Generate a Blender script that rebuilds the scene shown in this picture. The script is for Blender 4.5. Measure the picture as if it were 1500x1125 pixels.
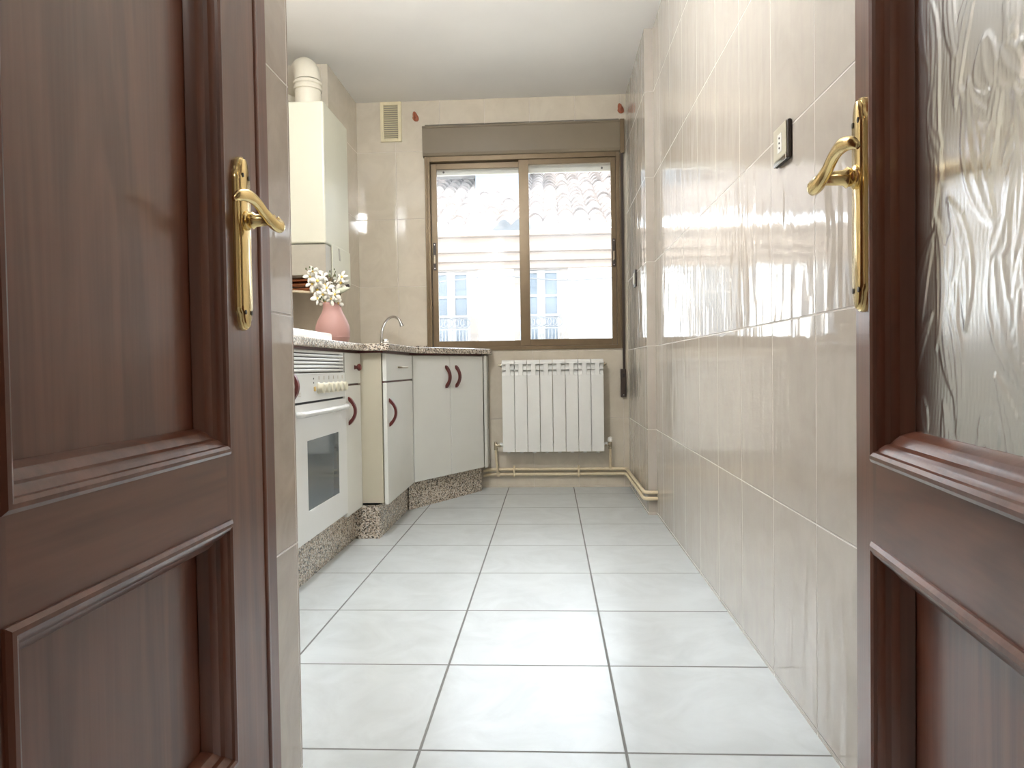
import bpy, bmesh, math, random
from math import sin, cos, pi, radians
from mathutils import Vector, Matrix

for o in list(bpy.data.objects):
    bpy.data.objects.remove(o, do_unlink=True)
scene = bpy.context.scene
COL = scene.collection

# ------------------------------------------------------------------ camera
YAW, PITCH, ROLL, FPX, CAMH = 0.05337, 0.02342, -0.01466, 1048.0, 0.7624
fwd = Vector((-sin(YAW)*cos(PITCH), cos(YAW)*cos(PITCH), -sin(PITCH)))
rgt = Vector((cos(YAW), sin(YAW), 0))
upv = rgt.cross(fwd)
r2 = rgt*cos(ROLL) + upv*sin(ROLL)
u2 = -rgt*sin(ROLL) + upv*cos(ROLL)
cam = bpy.data.objects.new('camera', bpy.data.cameras.new('camera'))
COL.objects.link(cam)
cam.matrix_world = Matrix(((r2.x, u2.x, -fwd.x, 0), (r2.y, u2.y, -fwd.y, 0), (r2.z, u2.z, -fwd.z, CAMH), (0, 0, 0, 1)))
cam.data.sensor_width = 36
cam.data.lens = FPX/1500*36
cam.data.clip_start = 0.02
scene.camera = cam

# ------------------------------------------------------------------ light
SKY_STRENGTH = 3.4
SUN_STRENGTH = 2.3
KITCHEN_FILL = 76.0  # strength of the added kitchen fill globe
HALL_FILL = 9.0  # strength of the added hall fill light
EXPOSURE = 1.74
scene.view_settings.view_transform = 'Standard'
scene.view_settings.look = 'None'
scene.view_settings.gamma = 1.0
scene.view_settings.use_curve_mapping = False
scene.view_settings.exposure = EXPOSURE
world = bpy.data.worlds.new('sky')
scene.world = world
world.use_nodes = True
wn = world.node_tree.nodes
wn['Background'].inputs[0].default_value = (0.82, 0.91, 1.0, 1)
wn['Background'].inputs[1].default_value = SKY_STRENGTH
sun = bpy.data.objects.new('sun', bpy.data.lights.new('sun', 'SUN'))
COL.objects.link(sun)
sun.data.energy = SUN_STRENGTH
sun.data.angle = radians(0.6)
sun.data.color = (1.0, 0.96, 0.90)
sun.rotation_euler = Vector((0.45, 1.0, -0.95)).to_track_quat('-Z', 'Y').to_euler()
portal = bpy.data.objects.new('window_portal', bpy.data.lights.new('window_portal', 'AREA'))
COL.objects.link(portal)
portal.data.shape = 'RECTANGLE'
portal.data.size = 1.2
portal.data.size_y = 1.15
portal.location = (-0.16, 4.75, 1.46)
portal.rotation_euler = (radians(-90), 0, 0)
portal.data.cycles.is_portal = True

# ------------------------------------------------------------------ materials
def nodes_of(m):
    m.use_nodes = True
    return m.node_tree, m.node_tree.nodes, m.node_tree.links, m.node_tree.nodes['Principled BSDF']

def simple(name, col, rough=0.5, metal=0.0, var=0.04, scale=30.0, bump=0.0, coat=0.0, spec=None):
    m = bpy.data.materials.new(name)
    nt, N, L, P = nodes_of(m)
    tc = N.new('ShaderNodeTexCoord')
    nz = N.new('ShaderNodeTexNoise'); nz.inputs['Scale'].default_value = scale; nz.inputs['Detail'].default_value = 4
    L.new(tc.outputs['Object'], nz.inputs['Vector'])
    rp = N.new('ShaderNodeValToRGB')
    rp.color_ramp.elements[0].position = 0.3; rp.color_ramp.elements[1].position = 0.7
    rp.color_ramp.elements[0].color = (*[max(0, c*(1-var)) for c in col], 1)
    rp.color_ramp.elements[1].color = (*[min(1, c*(1+var)) for c in col], 1)
    L.new(nz.outputs['Fac'], rp.inputs['Fac']); L.new(rp.outputs['Color'], P.inputs['Base Color'])
    P.inputs['Roughness'].default_value = rough
    P.inputs['Metallic'].default_value = metal
    P.inputs['Coat Weight'].default_value = coat
    if spec is not None: P.inputs['Specular IOR Level'].default_value = spec
    if bump:
        b = N.new('ShaderNodeBump'); b.inputs['Strength'].default_value = bump; b.inputs['Distance'].default_value = 0.002
        L.new(nz.outputs['Fac'], b.inputs['Height']); L.new(b.outputs['Normal'], P.inputs['Normal'])
    return m

def mth(N, L, op, a, b=None, c=None):
    n = N.new('ShaderNodeMath'); n.operation = op
    for i, v in enumerate((a, b, c)):
        if v is None: continue
        if isinstance(v, (int, float)): n.inputs[i].default_value = v
        else: L.new(v, n.inputs[i])
    return n.outputs[0]

def tile_material(name, ua, va, u0, du, v0, dv, base, base2, grout, gw=0.0022, rough=0.05, wave=0.0,
                  wu=14.0, wv=3.0, veinscale=6.0, roughvar=0.0, micro=0.0, groutdark=1.0, skew=0.5):
    """ceramic tiles laid on the two world axes ua, va"""
    m = bpy.data.materials.new(name)
    nt, N, L, P = nodes_of(m)
    tc = N.new('ShaderNodeTexCoord')
    sp = N.new('ShaderNodeSeparateXYZ'); L.new(tc.outputs['Object'], sp.inputs[0])
    U, V = sp.outputs[ua], sp.outputs[va]
    def cell(c, c0, d):
        s = mth(N, L, 'DIVIDE', mth(N, L, 'SUBTRACT', c, c0), d)
        f = mth(N, L, 'FRACT', s); idx = mth(N, L, 'FLOOR', s)
        e = mth(N, L, 'MULTIPLY', mth(N, L, 'MINIMUM', f, mth(N, L, 'SUBTRACT', 1.0, f)), d)
        return e, idx, f
    eu, iu, fu = cell(U, u0, du); ev, iv, fv = cell(V, v0, dv)
    e = mth(N, L, 'MINIMUM', eu, ev)
    mask = N.new('ShaderNodeMapRange'); mask.interpolation_type = 'SMOOTHSTEP'
    L.new(e, mask.inputs[0]); mask.inputs[1].default_value = gw*0.5; mask.inputs[2].default_value = gw*1.1
    mask.inputs[3].default_value = 0; mask.inputs[4].default_value = 1
    cid = N.new('ShaderNodeCombineXYZ'); L.new(iu, cid.inputs[0]); L.new(iv, cid.inputs[1])
    wnz = N.new('ShaderNodeTexWhiteNoise'); wnz.noise_dimensions = '2D'; L.new(cid.outputs[0], wnz.inputs['Vector'])
    # clouded glaze
    off = N.new('ShaderNodeVectorMath'); off.operation = 'MULTIPLY_ADD'
    L.new(wnz.outputs['Color'], off.inputs[0]); off.inputs[1].default_value = (7, 7, 7); L.new(tc.outputs['Object'], off.inputs[2])
    nz = N.new('ShaderNodeTexNoise'); nz.inputs['Scale'].default_value = veinscale; nz.inputs['Detail'].default_value = 6
    nz.inputs['Distortion'].default_value = 1.6; nz.inputs['Roughness'].default_value = 0.6
    L.new(off.outputs[0], nz.inputs['Vector'])
    rp = N.new('ShaderNodeValToRGB')
    rp.color_ramp.elements[0].position = 0.35; rp.color_ramp.elements[1].position = 0.65
    rp.color_ramp.elements[0].color = (*base2, 1); rp.color_ramp.elements[1].color = (*base, 1)
    L.new(nz.outputs['Fac'], rp.inputs['Fac'])
    mx = N.new('ShaderNodeMix'); mx.data_type = 'RGBA'
    mx.inputs[6].default_value = (*grout, 1)
    L.new(rp.outputs['Color'], mx.inputs[7]); L.new(mask.outputs[0], mx.inputs[0])
    L.new(mx.outputs[2], P.inputs['Base Color'])
    P.inputs['IOR'].default_value = 1.72 if wave else 1.5
    # roughness
    rg = N.new('ShaderNodeMapRange'); L.new(mask.outputs[0], rg.inputs[0])
    rg.inputs[3].default_value = 0.7; rg.inputs[4].default_value = rough
    if roughvar:
        nn = N.new('ShaderNodeTexNoise'); nn.inputs['Scale'].default_value = 60; L.new(tc.outputs['Object'], nn.inputs['Vector'])
        L.new(mth(N, L, 'MULTIPLY_ADD', nn.outputs['Fac'], roughvar, rg.outputs[0]), P.inputs['Roughness'])
    else:
        L.new(rg.outputs[0], P.inputs['Roughness'])
    # relief
    h = mth(N, L, 'MULTIPLY', mask.outputs[0], 0.0012)
    if wave:
        cb = N.new('ShaderNodeCombineXYZ')
        L.new(mth(N, L, 'MULTIPLY', U, wu), cb.inputs[0]); L.new(mth(N, L, 'MULTIPLY', V, wv), cb.inputs[1])
        L.new(mth(N, L, 'MULTIPLY', wnz.outputs['Value'], 50.0), cb.inputs[2])
        w1 = N.new('ShaderNodeTexNoise'); w1.inputs['Scale'].default_value = 1.0; w1.inputs['Detail'].default_value = 1.5
        w1.inputs['Roughness'].default_value = 0.35; w1.inputs['Distortion'].default_value = 0.4
        L.new(cb.outputs[0], w1.inputs['Vector'])
        h = mth(N, L, 'ADD', h, mth(N, L, 'MULTIPLY', w1.outputs['Fac'], wave))
    if micro:
        w2 = N.new('ShaderNodeTexNoise'); w2.inputs['Scale'].default_value = 180; w2.inputs['Detail'].default_value = 2
        L.new(tc.outputs['Object'], w2.inputs['Vector'])
        h = mth(N, L, 'ADD', h, mth(N, L, 'MULTIPLY', w2.outputs['Fac'], micro))
    b = N.new('ShaderNodeBump'); b.inputs['Strength'].default_value = 1.0; b.inputs['Distance'].default_value = 1.0
    L.new(h, b.inputs['Height']); L.new(b.outputs['Normal'], P.inputs['Normal'])
    return m

def wood_material(name, dark, light, rough=0.3, axis=2, scale=1.0, coat=0.45):
    m = bpy.data.materials.new(name)
    nt, N, L, P = nodes_of(m)
    tc = N.new('ShaderNodeTexCoord'); mp = N.new('ShaderNodeMapping')
    sc = [9*scale]*3; sc[axis] = 0.9*scale
    mp.inputs['Scale'].default_value = sc
    L.new(tc.outputs['Object'], mp.inputs[0])
    n1 = N.new('ShaderNodeTexNoise'); n1.inputs['Scale'].default_value = 1.2; n1.inputs['Detail'].default_value = 3; n1.inputs['Distortion'].default_value = 0.8
    L.new(mp.outputs[0], n1.inputs['Vector'])
    mp2 = N.new('ShaderNodeMapping'); s2 = [160*scale]*3; s2[axis] = 5*scale; mp2.inputs['Scale'].default_value = s2
    L.new(tc.outputs['Object'], mp2.inputs[0])
    n2 = N.new('ShaderNodeTexNoise'); n2.inputs['Scale'].default_value = 1.0; n2.inputs['Detail'].default_value = 5
    L.new(mp2.outputs[0], n2.inputs['Vector'])
    rings = mth(N, L, 'SINE', mth(N, L, 'MULTIPLY', n1.outputs['Fac'], 26.0))
    f = mth(N, L, 'ADD', mth(N, L, 'MULTIPLY_ADD', rings, 0.16, 0.30), mth(N, L, 'MULTIPLY', n2.outputs['Fac'], 0.4))
    rp = N.new('ShaderNodeValToRGB')
    rp.color_ramp.elements[0].position = 0.2; rp.color_ramp.elements[1].position = 0.8
    rp.color_ramp.elements[0].color = (*dark, 1); rp.color_ramp.elements[1].color = (*light, 1)
    L.new(f, rp.inputs['Fac']); L.new(rp.outputs['Color'], P.inputs['Base Color'])
    P.inputs['Roughness'].default_value = rough
    P.inputs['Coat Weight'].default_value = coat; P.inputs['Coat Roughness'].default_value = 0.15
    b = N.new('ShaderNodeBump'); b.inputs['Strength'].default_value = 0.12; b.inputs['Distance'].default_value = 0.001
    L.new(n2.outputs['Fac'], b.inputs['Height']); L.new(b.outputs['Normal'], P.inputs['Normal'])
    return m

def granite_material(name):
    m = bpy.data.materials.new(name)
    nt, N, L, P = nodes_of(m)
    tc = N.new('ShaderNodeTexCoord')
    v = N.new('ShaderNodeTexVoronoi'); v.inputs['Scale'].default_value = 200; L.new(tc.outputs['Object'], v.inputs['Vector'])
    s = N.new('ShaderNodeSeparateColor'); L.new(v.outputs['Color'], s.inputs[0])
    rp = N.new('ShaderNodeValToRGB'); rp.color_ramp.interpolation = 'CONSTANT'
    E = rp.color_ramp.elements
    E[0].position = 0; E[0].color = (0.08, 0.065, 0.05, 1)
    E[1].position = 0.14; E[1].color = (0.20, 0.165, 0.13, 1)
    for pos, c in ((0.28, (0.44, 0.36, 0.27, 1)), (0.44, (0.60, 0.50, 0.40, 1)), (0.66, (0.74, 0.68, 0.58, 1)), (0.9, (0.32, 0.30, 0.27, 1))):
        e = E.new(pos); e.color = c
    L.new(s.outputs[0], rp.inputs['Fac'])
    L.new(rp.outputs['Color'], P.inputs['Base Color'])
    P.inputs['Roughness'].default_value = 0.14
    return m

TB, TB2, TG = (0.68, 0.615, 0.50), (0.62, 0.555, 0.445), (0.74, 0.68, 0.60)
M = {}
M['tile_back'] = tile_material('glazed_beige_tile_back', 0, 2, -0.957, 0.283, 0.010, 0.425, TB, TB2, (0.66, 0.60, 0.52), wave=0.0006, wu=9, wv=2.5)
M['tile_side_shaded'] = tile_material('glazed_beige_tile_side_shaded', 1, 2, 1.4755, 0.283, 0.010, 0.425, (0.55, 0.50, 0.435), (0.51, 0.46, 0.395), (0.64, 0.60, 0.54), wave=0.0021, wu=20, wv=4.0)  # same tile as the back wall, base colour darkened for grazing light
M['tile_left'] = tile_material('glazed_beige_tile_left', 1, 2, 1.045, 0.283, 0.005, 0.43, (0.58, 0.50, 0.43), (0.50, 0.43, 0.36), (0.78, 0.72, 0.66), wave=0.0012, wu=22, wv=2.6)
M['floor'] = tile_material('pale_stoneware_floor', 0, 1, -0.680, 0.41, 1.400, 0.41, (0.61, 0.645, 0.65), (0.53, 0.56, 0.56), (0.20, 0.20, 0.19), gw=0.0034, rough=0.27, roughvar=0.03, micro=0.00003, veinscale=5)
M['ceiling'] = simple('white_ceiling_paint', (0.86, 0.845, 0.81), 0.9, var=0.02, scale=3)
M['plaster'] = simple('beige_hall_plaster', (0.72, 0.66, 0.58), 0.9, var=0.03, scale=4)
M['wood'] = wood_material('mahogany_door', (0.105, 0.030, 0.016), (0.195, 0.068, 0.036), rough=0.32)
M['wood_rail'] = wood_material('mahogany_rail', (0.105, 0.030, 0.016), (0.195, 0.068, 0.036), rough=0.32, axis=1)
M['handle_wood'] = wood_material('red_brown_handle', (0.075, 0.012, 0.010), (0.13, 0.022, 0.016), rough=0.4, scale=3, coat=0.0)
M['hook_wood'] = wood_material('orange_brown_hook', (0.30, 0.075, 0.03), (0.42, 0.12, 0.05), rough=0.5, scale=3)
M['brass'] = simple('polished_brass', (0.83, 0.64, 0.31), 0.19, 1.0, var=0.05, scale=12)
M['dark_screw'] = simple('dark_screw', (0.06, 0.045, 0.03), 0.4, 0.6)
M['chrome'] = simple('chrome', (0.80, 0.80, 0.80), 0.08, 1.0, var=0.02)
M['steel'] = simple('brushed_steel', (0.70, 0.70, 0.70), 0.3, 1.0, var=0.04)
M['aluminium'] = simple('bronze_anodised_aluminium', (0.19, 0.135, 0.075), 0.34, 0.35, var=0.05, scale=20)
M['box_paint'] = simple('grey_brown_shutter_box', (0.20, 0.16, 0.105), 0.4, 0.0, var=0.03, scale=9)
M['dark_plastic'] = simple('dark_brown_plastic', (0.045, 0.030, 0.022), 0.4)
M['black'] = simple('black_gap', (0.01, 0.01, 0.01), 0.6)
M['cabinet'] = simple('cream_white_laminate', (0.74, 0.74, 0.69), 0.16, var=0.02, scale=3)
M['carcass'] = simple('cream_carcass', (0.52, 0.48, 0.37), 0.4, var=0.03, scale=3)
M['enamel'] = simple('white_enamel', (0.78, 0.785, 0.76), 0.18, var=0.015, scale=3)
M['white_plastic'] = simple('white_plastic', (0.80, 0.79, 0.74), 0.35, var=0.02)
M['cream_knob'] = simple('cream_plastic_knob', (0.66, 0.62, 0.48), 0.3)
M['amber'] = simple('amber_lens', (0.70, 0.50, 0.20), 0.25)
M['boiler'] = simple('warm_white_boiler_sheet', (0.64, 0.63, 0.51), 0.3, var=0.02, scale=3)
M['boiler_grey'] = simple('grey_boiler_trim', (0.40, 0.37, 0.30), 0.4)
M['flue'] = simple('cream_flue_enamel', (0.72, 0.68, 0.56), 0.3, var=0.03, scale=6)
M['cream_paint'] = simple('cream_pipe_paint', (0.74, 0.62, 0.42), 0.35, var=0.06)
M['copper'] = simple('dull_copper', (0.30, 0.12, 0.06), 0.25, 1.0, var=0.15)
M['radiator'] = simple('white_radiator_paint', (0.80, 0.80, 0.76), 0.3, var=0.01)
M['valve'] = simple('tarnished_nickel', (0.42, 0.36, 0.26), 0.3, 0.9, var=0.2, scale=80)
M['vent'] = simple('cream_vent_plastic', (0.76, 0.68, 0.46), 0.4, var=0.03)
M['granite'] = granite_material('speckled_granite')
M['vase'] = simple('dusty_pink_ceramic', (0.40, 0.225, 0.195), 0.6, var=0.04, scale=8)
M['petal'] = simple('white_petal', (0.86, 0.83, 0.74), 0.6, var=0.05)
M['flower_eye'] = simple('yellow_flower_centre', (0.80, 0.58, 0.14), 0.6)
M['stem'] = simple('olive_brown_stem', (0.13, 0.10, 0.045), 0.6)
M['bud'] = simple('dark_green_bud', (0.10, 0.12, 0.04), 0.5)
M['leaf'] = simple('pale_green_leaf', (0.55, 0.56, 0.42), 0.5)
M['house_wall'] = simple('pale_render', (0.55, 0.53, 0.50), 0.9, var=0.04, scale=1.5)
M['cornice'] = simple('ochre_stone_cornice', (0.150, 0.112, 0.084), 0.9, var=0.08, scale=3)
M['surround'] = simple('beige_window_surround', (0.12, 0.098, 0.080), 0.9, var=0.04)
M['roof'] = simple('weathered_clay_roof_tile', (0.128, 0.102, 0.088), 0.9, var=0.45, scale=5)
M['timber_white'] = simple('white_window_timber', (0.165, 0.155, 0.14), 0.6)
M['pane_dark'] = simple('dark_window_pane', (0.062, 0.074, 0.086), 0.8, spec=0.2)
M['iron'] = simple('grey_iron', (0.075, 0.075, 0.078), 0.8)
M['asphalt'] = simple('grey_street', (0.50, 0.48, 0.45), 0.9, var=0.1)
M['shutter_white'] = simple('pale_shutter_slat', (0.62, 0.59, 0.50), 0.5)
M['slate'] = simple('grey_dormer_render', (0.095, 0.103, 0.113), 0.9, var=0.15, scale=2)

def fill_material(name, col, strength):
    m = bpy.data.materials.new(name); nt, N, L, P = nodes_of(m)
    P.inputs['Emission Color'].default_value = (*col, 1); P.inputs['Emission Strength'].default_value = strength
    return m

def window_glass():
    m = bpy.data.materials.new('dusty_window_glass'); nt, N, L, P = nodes_of(m)
    N.remove(P); out = N['Material Output']
    tr = N.new('ShaderNodeBsdfTransparent'); tr.inputs[0].default_value = (0.97, 0.98, 0.98, 1)
    gl = N.new('ShaderNodeBsdfGlossy'); gl.inputs['Roughness'].default_value = 0.02
    fr = N.new('ShaderNodeFresnel'); fr.inputs['IOR'].default_value = 1.45
    tl = N.new('ShaderNodeBsdfTranslucent'); tl.inputs[0].default_value = (0.95, 0.96, 1.0, 1)
    nz = N.new('ShaderNodeTexNoise'); nz.inputs['Scale'].default_value = 3.5; nz.inputs['Detail'].default_value = 5
    tc = N.new('ShaderNodeTexCoord'); L.new(tc.outputs['Object'], nz.inputs['Vector'])
    f = N.new('ShaderNodeMapRange'); L.new(nz.outputs['Fac'], f.inputs[0])
    f.inputs[1].default_value = 0.35; f.inputs[2].default_value = 0.75; f.inputs[3].default_value = 0.015; f.inputs[4].default_value = 0.06
    m1 = N.new('ShaderNodeMixShader'); L.new(f.outputs[0], m1.inputs[0]); L.new(tr.outputs[0], m1.inputs[1]); L.new(tl.outputs[0], m1.inputs[2])
    m2 = N.new('ShaderNodeMixShader'); L.new(fr.outputs[0], m2.inputs[0]); L.new(m1.outputs[0], m2.inputs[1]); L.new(gl.outputs[0], m2.inputs[2])
    L.new(m2.outputs[0], out.inputs['Surface'])
    return m
M['glass'] = window_glass()

def obscure_glass():
    m = bpy.data.materials.new('embossed_obscure_glass'); nt, N, L, P = nodes_of(m)
    N.remove(P); out = N['Material Output']
    tr = N.new('ShaderNodeBsdfRefraction'); tr.inputs[0].default_value = (0.86, 0.90, 0.84, 1); tr.inputs['Roughness'].default_value = 0.35; tr.inputs['IOR'].default_value = 1.25
    tl = N.new('ShaderNodeBsdfTranslucent'); tl.inputs[0].default_value = (0.72, 0.76, 0.69, 1)
    df = N.new('ShaderNodeBsdfDiffuse'); df.inputs[0].default_value = (0.50, 0.53, 0.47, 1)
    gl = N.new('ShaderNodeBsdfGlossy'); gl.inputs['Roughness'].default_value = 0.24
    fr = N.new('ShaderNodeFresnel'); fr.inputs['IOR'].default_value = 1.5
    a = N.new('ShaderNodeMixShader'); a.inputs[0].default_value = 0.5; L.new(tl.outputs[0], a.inputs[1]); L.new(df.outputs[0], a.inputs[2])
    b = N.new('ShaderNodeMixShader'); b.inputs[0].default_value = 0.25; L.new(a.outputs[0], b.inputs[1]); L.new(tr.outputs[0], b.inputs[2])
    c = N.new('ShaderNodeMixShader'); L.new(fr.outputs[0], c.inputs[0]); L.new(b.outputs[0], c.inputs[1]); L.new(gl.outputs[0], c.inputs[2])
    L.new(c.outputs[0], out.inputs['Surface'])
    return m
M['obscure'] = obscure_glass()

def oven_glass():
    m = bpy.data.materials.new('smoky_oven_glass'); nt, N, L, P = nodes_of(m)
    P.inputs['Base Color'].default_value = (0.10, 0.125, 0.14, 1); P.inputs['Roughness'].default_value = 0.04
    P.inputs['IOR'].default_value = 1.9
    return m
M['oven_glass'] = oven_glass()

# ------------------------------------------------------------------ mesh helpers
class MB:
    def __init__(s): s.bm = bmesh.new()
    def face_loop(s, rings, closed=True, cap=True):
        bm = s.bm; vr = [[bm.verts.new(p) for p in r] for r in rings]
        n = len(rings[0])
        for i in range(len(vr)-1):
            for j in range(n if closed else n-1):
                k = (j+1) % n
                bm.faces.new((vr[i][j], vr[i][k], vr[i+1][k], vr[i+1][j]))
        if cap and closed:
            bm.faces.new(vr[0][::-1]); bm.faces.new(vr[-1])
        return s
    def box(s, x0, x1, y0, y1, z0, z1, T=None):
        pts = [(x0, y0), (x1, y0), (x1, y1), (x0, y1)]
        rs = [[Vector((x, y, z)) for x, y in pts] for z in (z0, z1)]
        if T: rs = [[T(p) for p in r] for r in rs]
        return s.face_loop(rs)
    def prism(s, pts, z0, z1, T=None):
        rs = [[Vector((x, y, z)) for x, y in pts] for z in (z0, z1)]
        if T: rs = [[T(p) for p in r] for r in rs]
        return s.face_loop(rs)
    def tube(s, path, r, seg=12, flat=1.0, cap=True):
        path = [Vector(p) for p in path]; n = len(path)
        rad = r if isinstance(r, (list, tuple)) else [r]*n
        t0 = (path[1]-path[0]).normalized()
        ref = Vector((0, 0, 1)) if abs(t0.z) < 0.9 else Vector((1, 0, 0))
        nrm = (ref - t0*ref.dot(t0)).normalized(); rings = []
        for i, p in enumerate(path):
            t = ((path[min(i+1, n-1)]-path[max(i-1, 0)])).normalized()
            nrm = (nrm - t*nrm.dot(t)).normalized(); b = t.cross(nrm)
            rings.append([p + nrm*cos(2*pi*k/seg)*rad[i] + b*sin(2*pi*k/seg)*rad[i]*flat for k in range(seg)])
        return s.face_loop(rings, cap=cap)
    def lathe(s, prof, c=(0, 0, 0), axis=(0, 0, 1), seg=24, cap=True):
        a = Vector(axis).normalized(); ref = Vector((0, 0, 1)) if abs(a.z) < 0.9 else Vector((1, 0, 0))
        u = (ref - a*ref.dot(a)).normalized(); v = a.cross(u); c = Vector(c)
        return s.face_loop([[c + a*h + u*cos(2*pi*k/seg)*max(r, 1e-4) + v*sin(2*pi*k/seg)*max(r, 1e-4) for k in range(seg)] for r, h in prof], cap=cap)
    def ball(s, c, r, seg=10, sc=(1, 1, 1)):
        mt = Matrix.Translation(Vector(c)) @ Matrix.Diagonal((sc[0], sc[1], sc[2], 1))
        bmesh.ops.create_uvsphere(s.bm, u_segments=seg, v_segments=max(6, seg-2), radius=r, matrix=mt)
        return s
    def sweep_rect(s, u0, u1, v0, v1, prof, T):
        """profile (inset, height) swept round a rectangle with mitred corners; T maps (u,h,v) to world"""
        cor = [(u0, v0, 1, 1), (u1, v0, -1, 1), (u1, v1, -1, -1), (u0, v1, 1, -1)]
        bm = s.bm
        R_ = [[bm.verts.new(T(Vector((u+du*o, h, v+dv*o)))) for o, h in prof] for u, v, du, dv in cor]
        n = len(prof)
        for i in range(4):
            a, b = R_[i], R_[(i+1) % 4]
            for j in range(n):
                k = (j+1) % n
                bm.faces.new((a[j], a[k], b[k], b[j]))
        return s

def obj(name, mb, mat, parent=None, smooth=False, bevel=0.0, seg=2, label=None, kind=None):
    bm = mb.bm
    bmesh.ops.recalc_face_normals(bm, faces=bm.faces[:])
    off = Vector((0, 0, 0)); p = parent
    while p is not None: off += p.location; p = p.parent
    if parent is not None: bmesh.ops.translate(bm, verts=bm.verts[:], vec=-off)
    me = bpy.data.meshes.new(name); bm.to_mesh(me); bm.free()
    me.materials.append(mat)
    if smooth:
        for p_ in me.polygons: p_.use_smooth = True
    o = bpy.data.objects.new(name, me); COL.objects.link(o)
    if parent is not None: o.parent = parent
    if smooth and smooth != 'all':
        try: me.set_sharp_from_angle(angle=radians(42))
        except Exception: pass
    if bevel:
        b = o.modifiers.new('bevel', 'BEVEL'); b.width = bevel; b.segments = seg; b.limit_method = 'ANGLE'; b.angle_limit = radians(35)
        b.harden_normals = False
    if label: o['label'] = label
    if kind: o['kind'] = kind
    return o

def thing(name, loc, label, cat, group=None):
    o = bpy.data.objects.new(name, None); o.location = loc; COL.objects.link(o)
    o.empty_display_size = 0.05
    o['label'] = label; o['category'] = cat
    if group: o['group'] = group
    return o
def tag(o, label, cat, group=None, kind=None):
    o['label'] = label; o['category'] = cat
    if group: o['group'] = group
    if kind: o['kind'] = kind
    return o
def sempty(name, loc, label):
    o = bpy.data.objects.new(name, None); o.location = loc; COL.objects.link(o); o.empty_display_size = 0.05
    o['kind'] = 'structure'; o['label'] = label
    return o
def struct(name, mb, mat, label=None, **k):
    return obj(name, mb, mat, kind='structure', label=label, **k)

def crom(pts, n=8):
    P = [Vector(p) for p in pts]; P = [2*P[0]-P[1]] + P + [2*P[-1]-P[-2]]; out = []
    for i in range(1, len(P)-2):
        for k in range(n):
            t = k/n; a, b, c, d = P[i-1], P[i], P[i+1], P[i+2]
            out.append(0.5*((2*b)+(c-a)*t+(2*a-5*b+4*c-d)*t*t+(3*b-a-3*c+d)*t**3))
    out.append(P[-2]); return out
def lerp_list(vals, n):
    m = len(vals)-1; out = []
    for i in range(n):
        f = i/(n-1)*m; k = min(int(f), m-1); out.append(vals[k]+(vals[k+1]-vals[k])*(f-k))
    return out

# ------------------------------------------------------------------ room shell
XL, XC, XF = -1.46, -1.205, -0.485       # recessed left wall, pillar face by the back corner, wall beside the left door
XR, XN = 0.536, 0.492                    # right wall, right wall beyond the step
YB, YCOL, YSTEP, YEND = 4.52, 3.93, 3.66, 1.335
H = 2.45
YD0, YD1 = 0.06, 0.20                    # wall with the doorway

struct('floor', MB().box(-1.7, 1.5, -2.3, YB+0.14, -0.1, 0.0), M['floor'], 'pale grey-white stoneware tile floor')
struct('ceiling', MB().box(-1.7, 1.5, -2.3, YB+0.14, H, H+0.12), M['ceiling'], 'smooth white painted ceiling')
WX0, WX1, WZ0, WZ1 = -0.768, 0.447, 0.872, 2.30
b = MB()
b.box(-1.7, WX0, YB, YB+0.12, 0, H); b.box(WX1, 0.8, YB, YB+0.12, 0, H)
b.box(WX0, WX1, YB, YB+0.12, 0, WZ0); b.box(WX0, WX1, YB, YB+0.12, WZ1, H)
struct('wall_back', b, M['tile_back'], 'beige tiled wall with the window')
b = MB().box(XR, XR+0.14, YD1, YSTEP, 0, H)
struct('wall_right', b, M['tile_side_shaded'], 'long glossy beige tiled wall on the right')
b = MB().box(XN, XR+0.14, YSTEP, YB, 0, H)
struct('wall_right_step', b, M['tile_side_shaded'], 'shallow tiled step in the right wall near the window')
b = MB().box(-1.60, XL, YEND-0.1, YCOL, 0, H)
struct('wall_left', b, M['tile_left'], 'beige tiled wall behind the worktop')
b = MB().box(-1.60, XC, YCOL, YB, 0, H)
struct('wall_left_column', b, M['tile_back'], 'tiled column in the left back corner')
b = MB().box(XF-0.10, XF, YD1, YEND, 0, H); b.box(-1.60, XF-0.10, YEND-0.1, YEND, 0, H)
struct('wall_left_front', b, M['tile_left'], 'short tiled wall beside the left door')
DX0, DX1, DZ = -0.50, 0.42, 2.08
b = MB().box(-1.6, DX0, YD0, YD1, 0, H); b.box(DX1, 1.4, YD0, YD1, 0, H); b.box(DX0, DX1, YD0, YD1, DZ, H)
struct('wall_front', b, M['plaster'], 'plastered wall with the kitchen doorway')
struct('wall_hall_left', MB().box(-1.7, -1.6, -2.3, YD1, 0, H), M['plaster'], 'plain hall wall')
struct('wall_hall_right', MB().box(1.4, 1.5, -2.3, YD1, 0, H), M['plaster'], 'plain hall wall')
struct('wall_hall_back', MB().box(-1.7, 1.5, -2.4, -2.3, 0, H), M['plaster'], 'plain hall wall')

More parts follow.
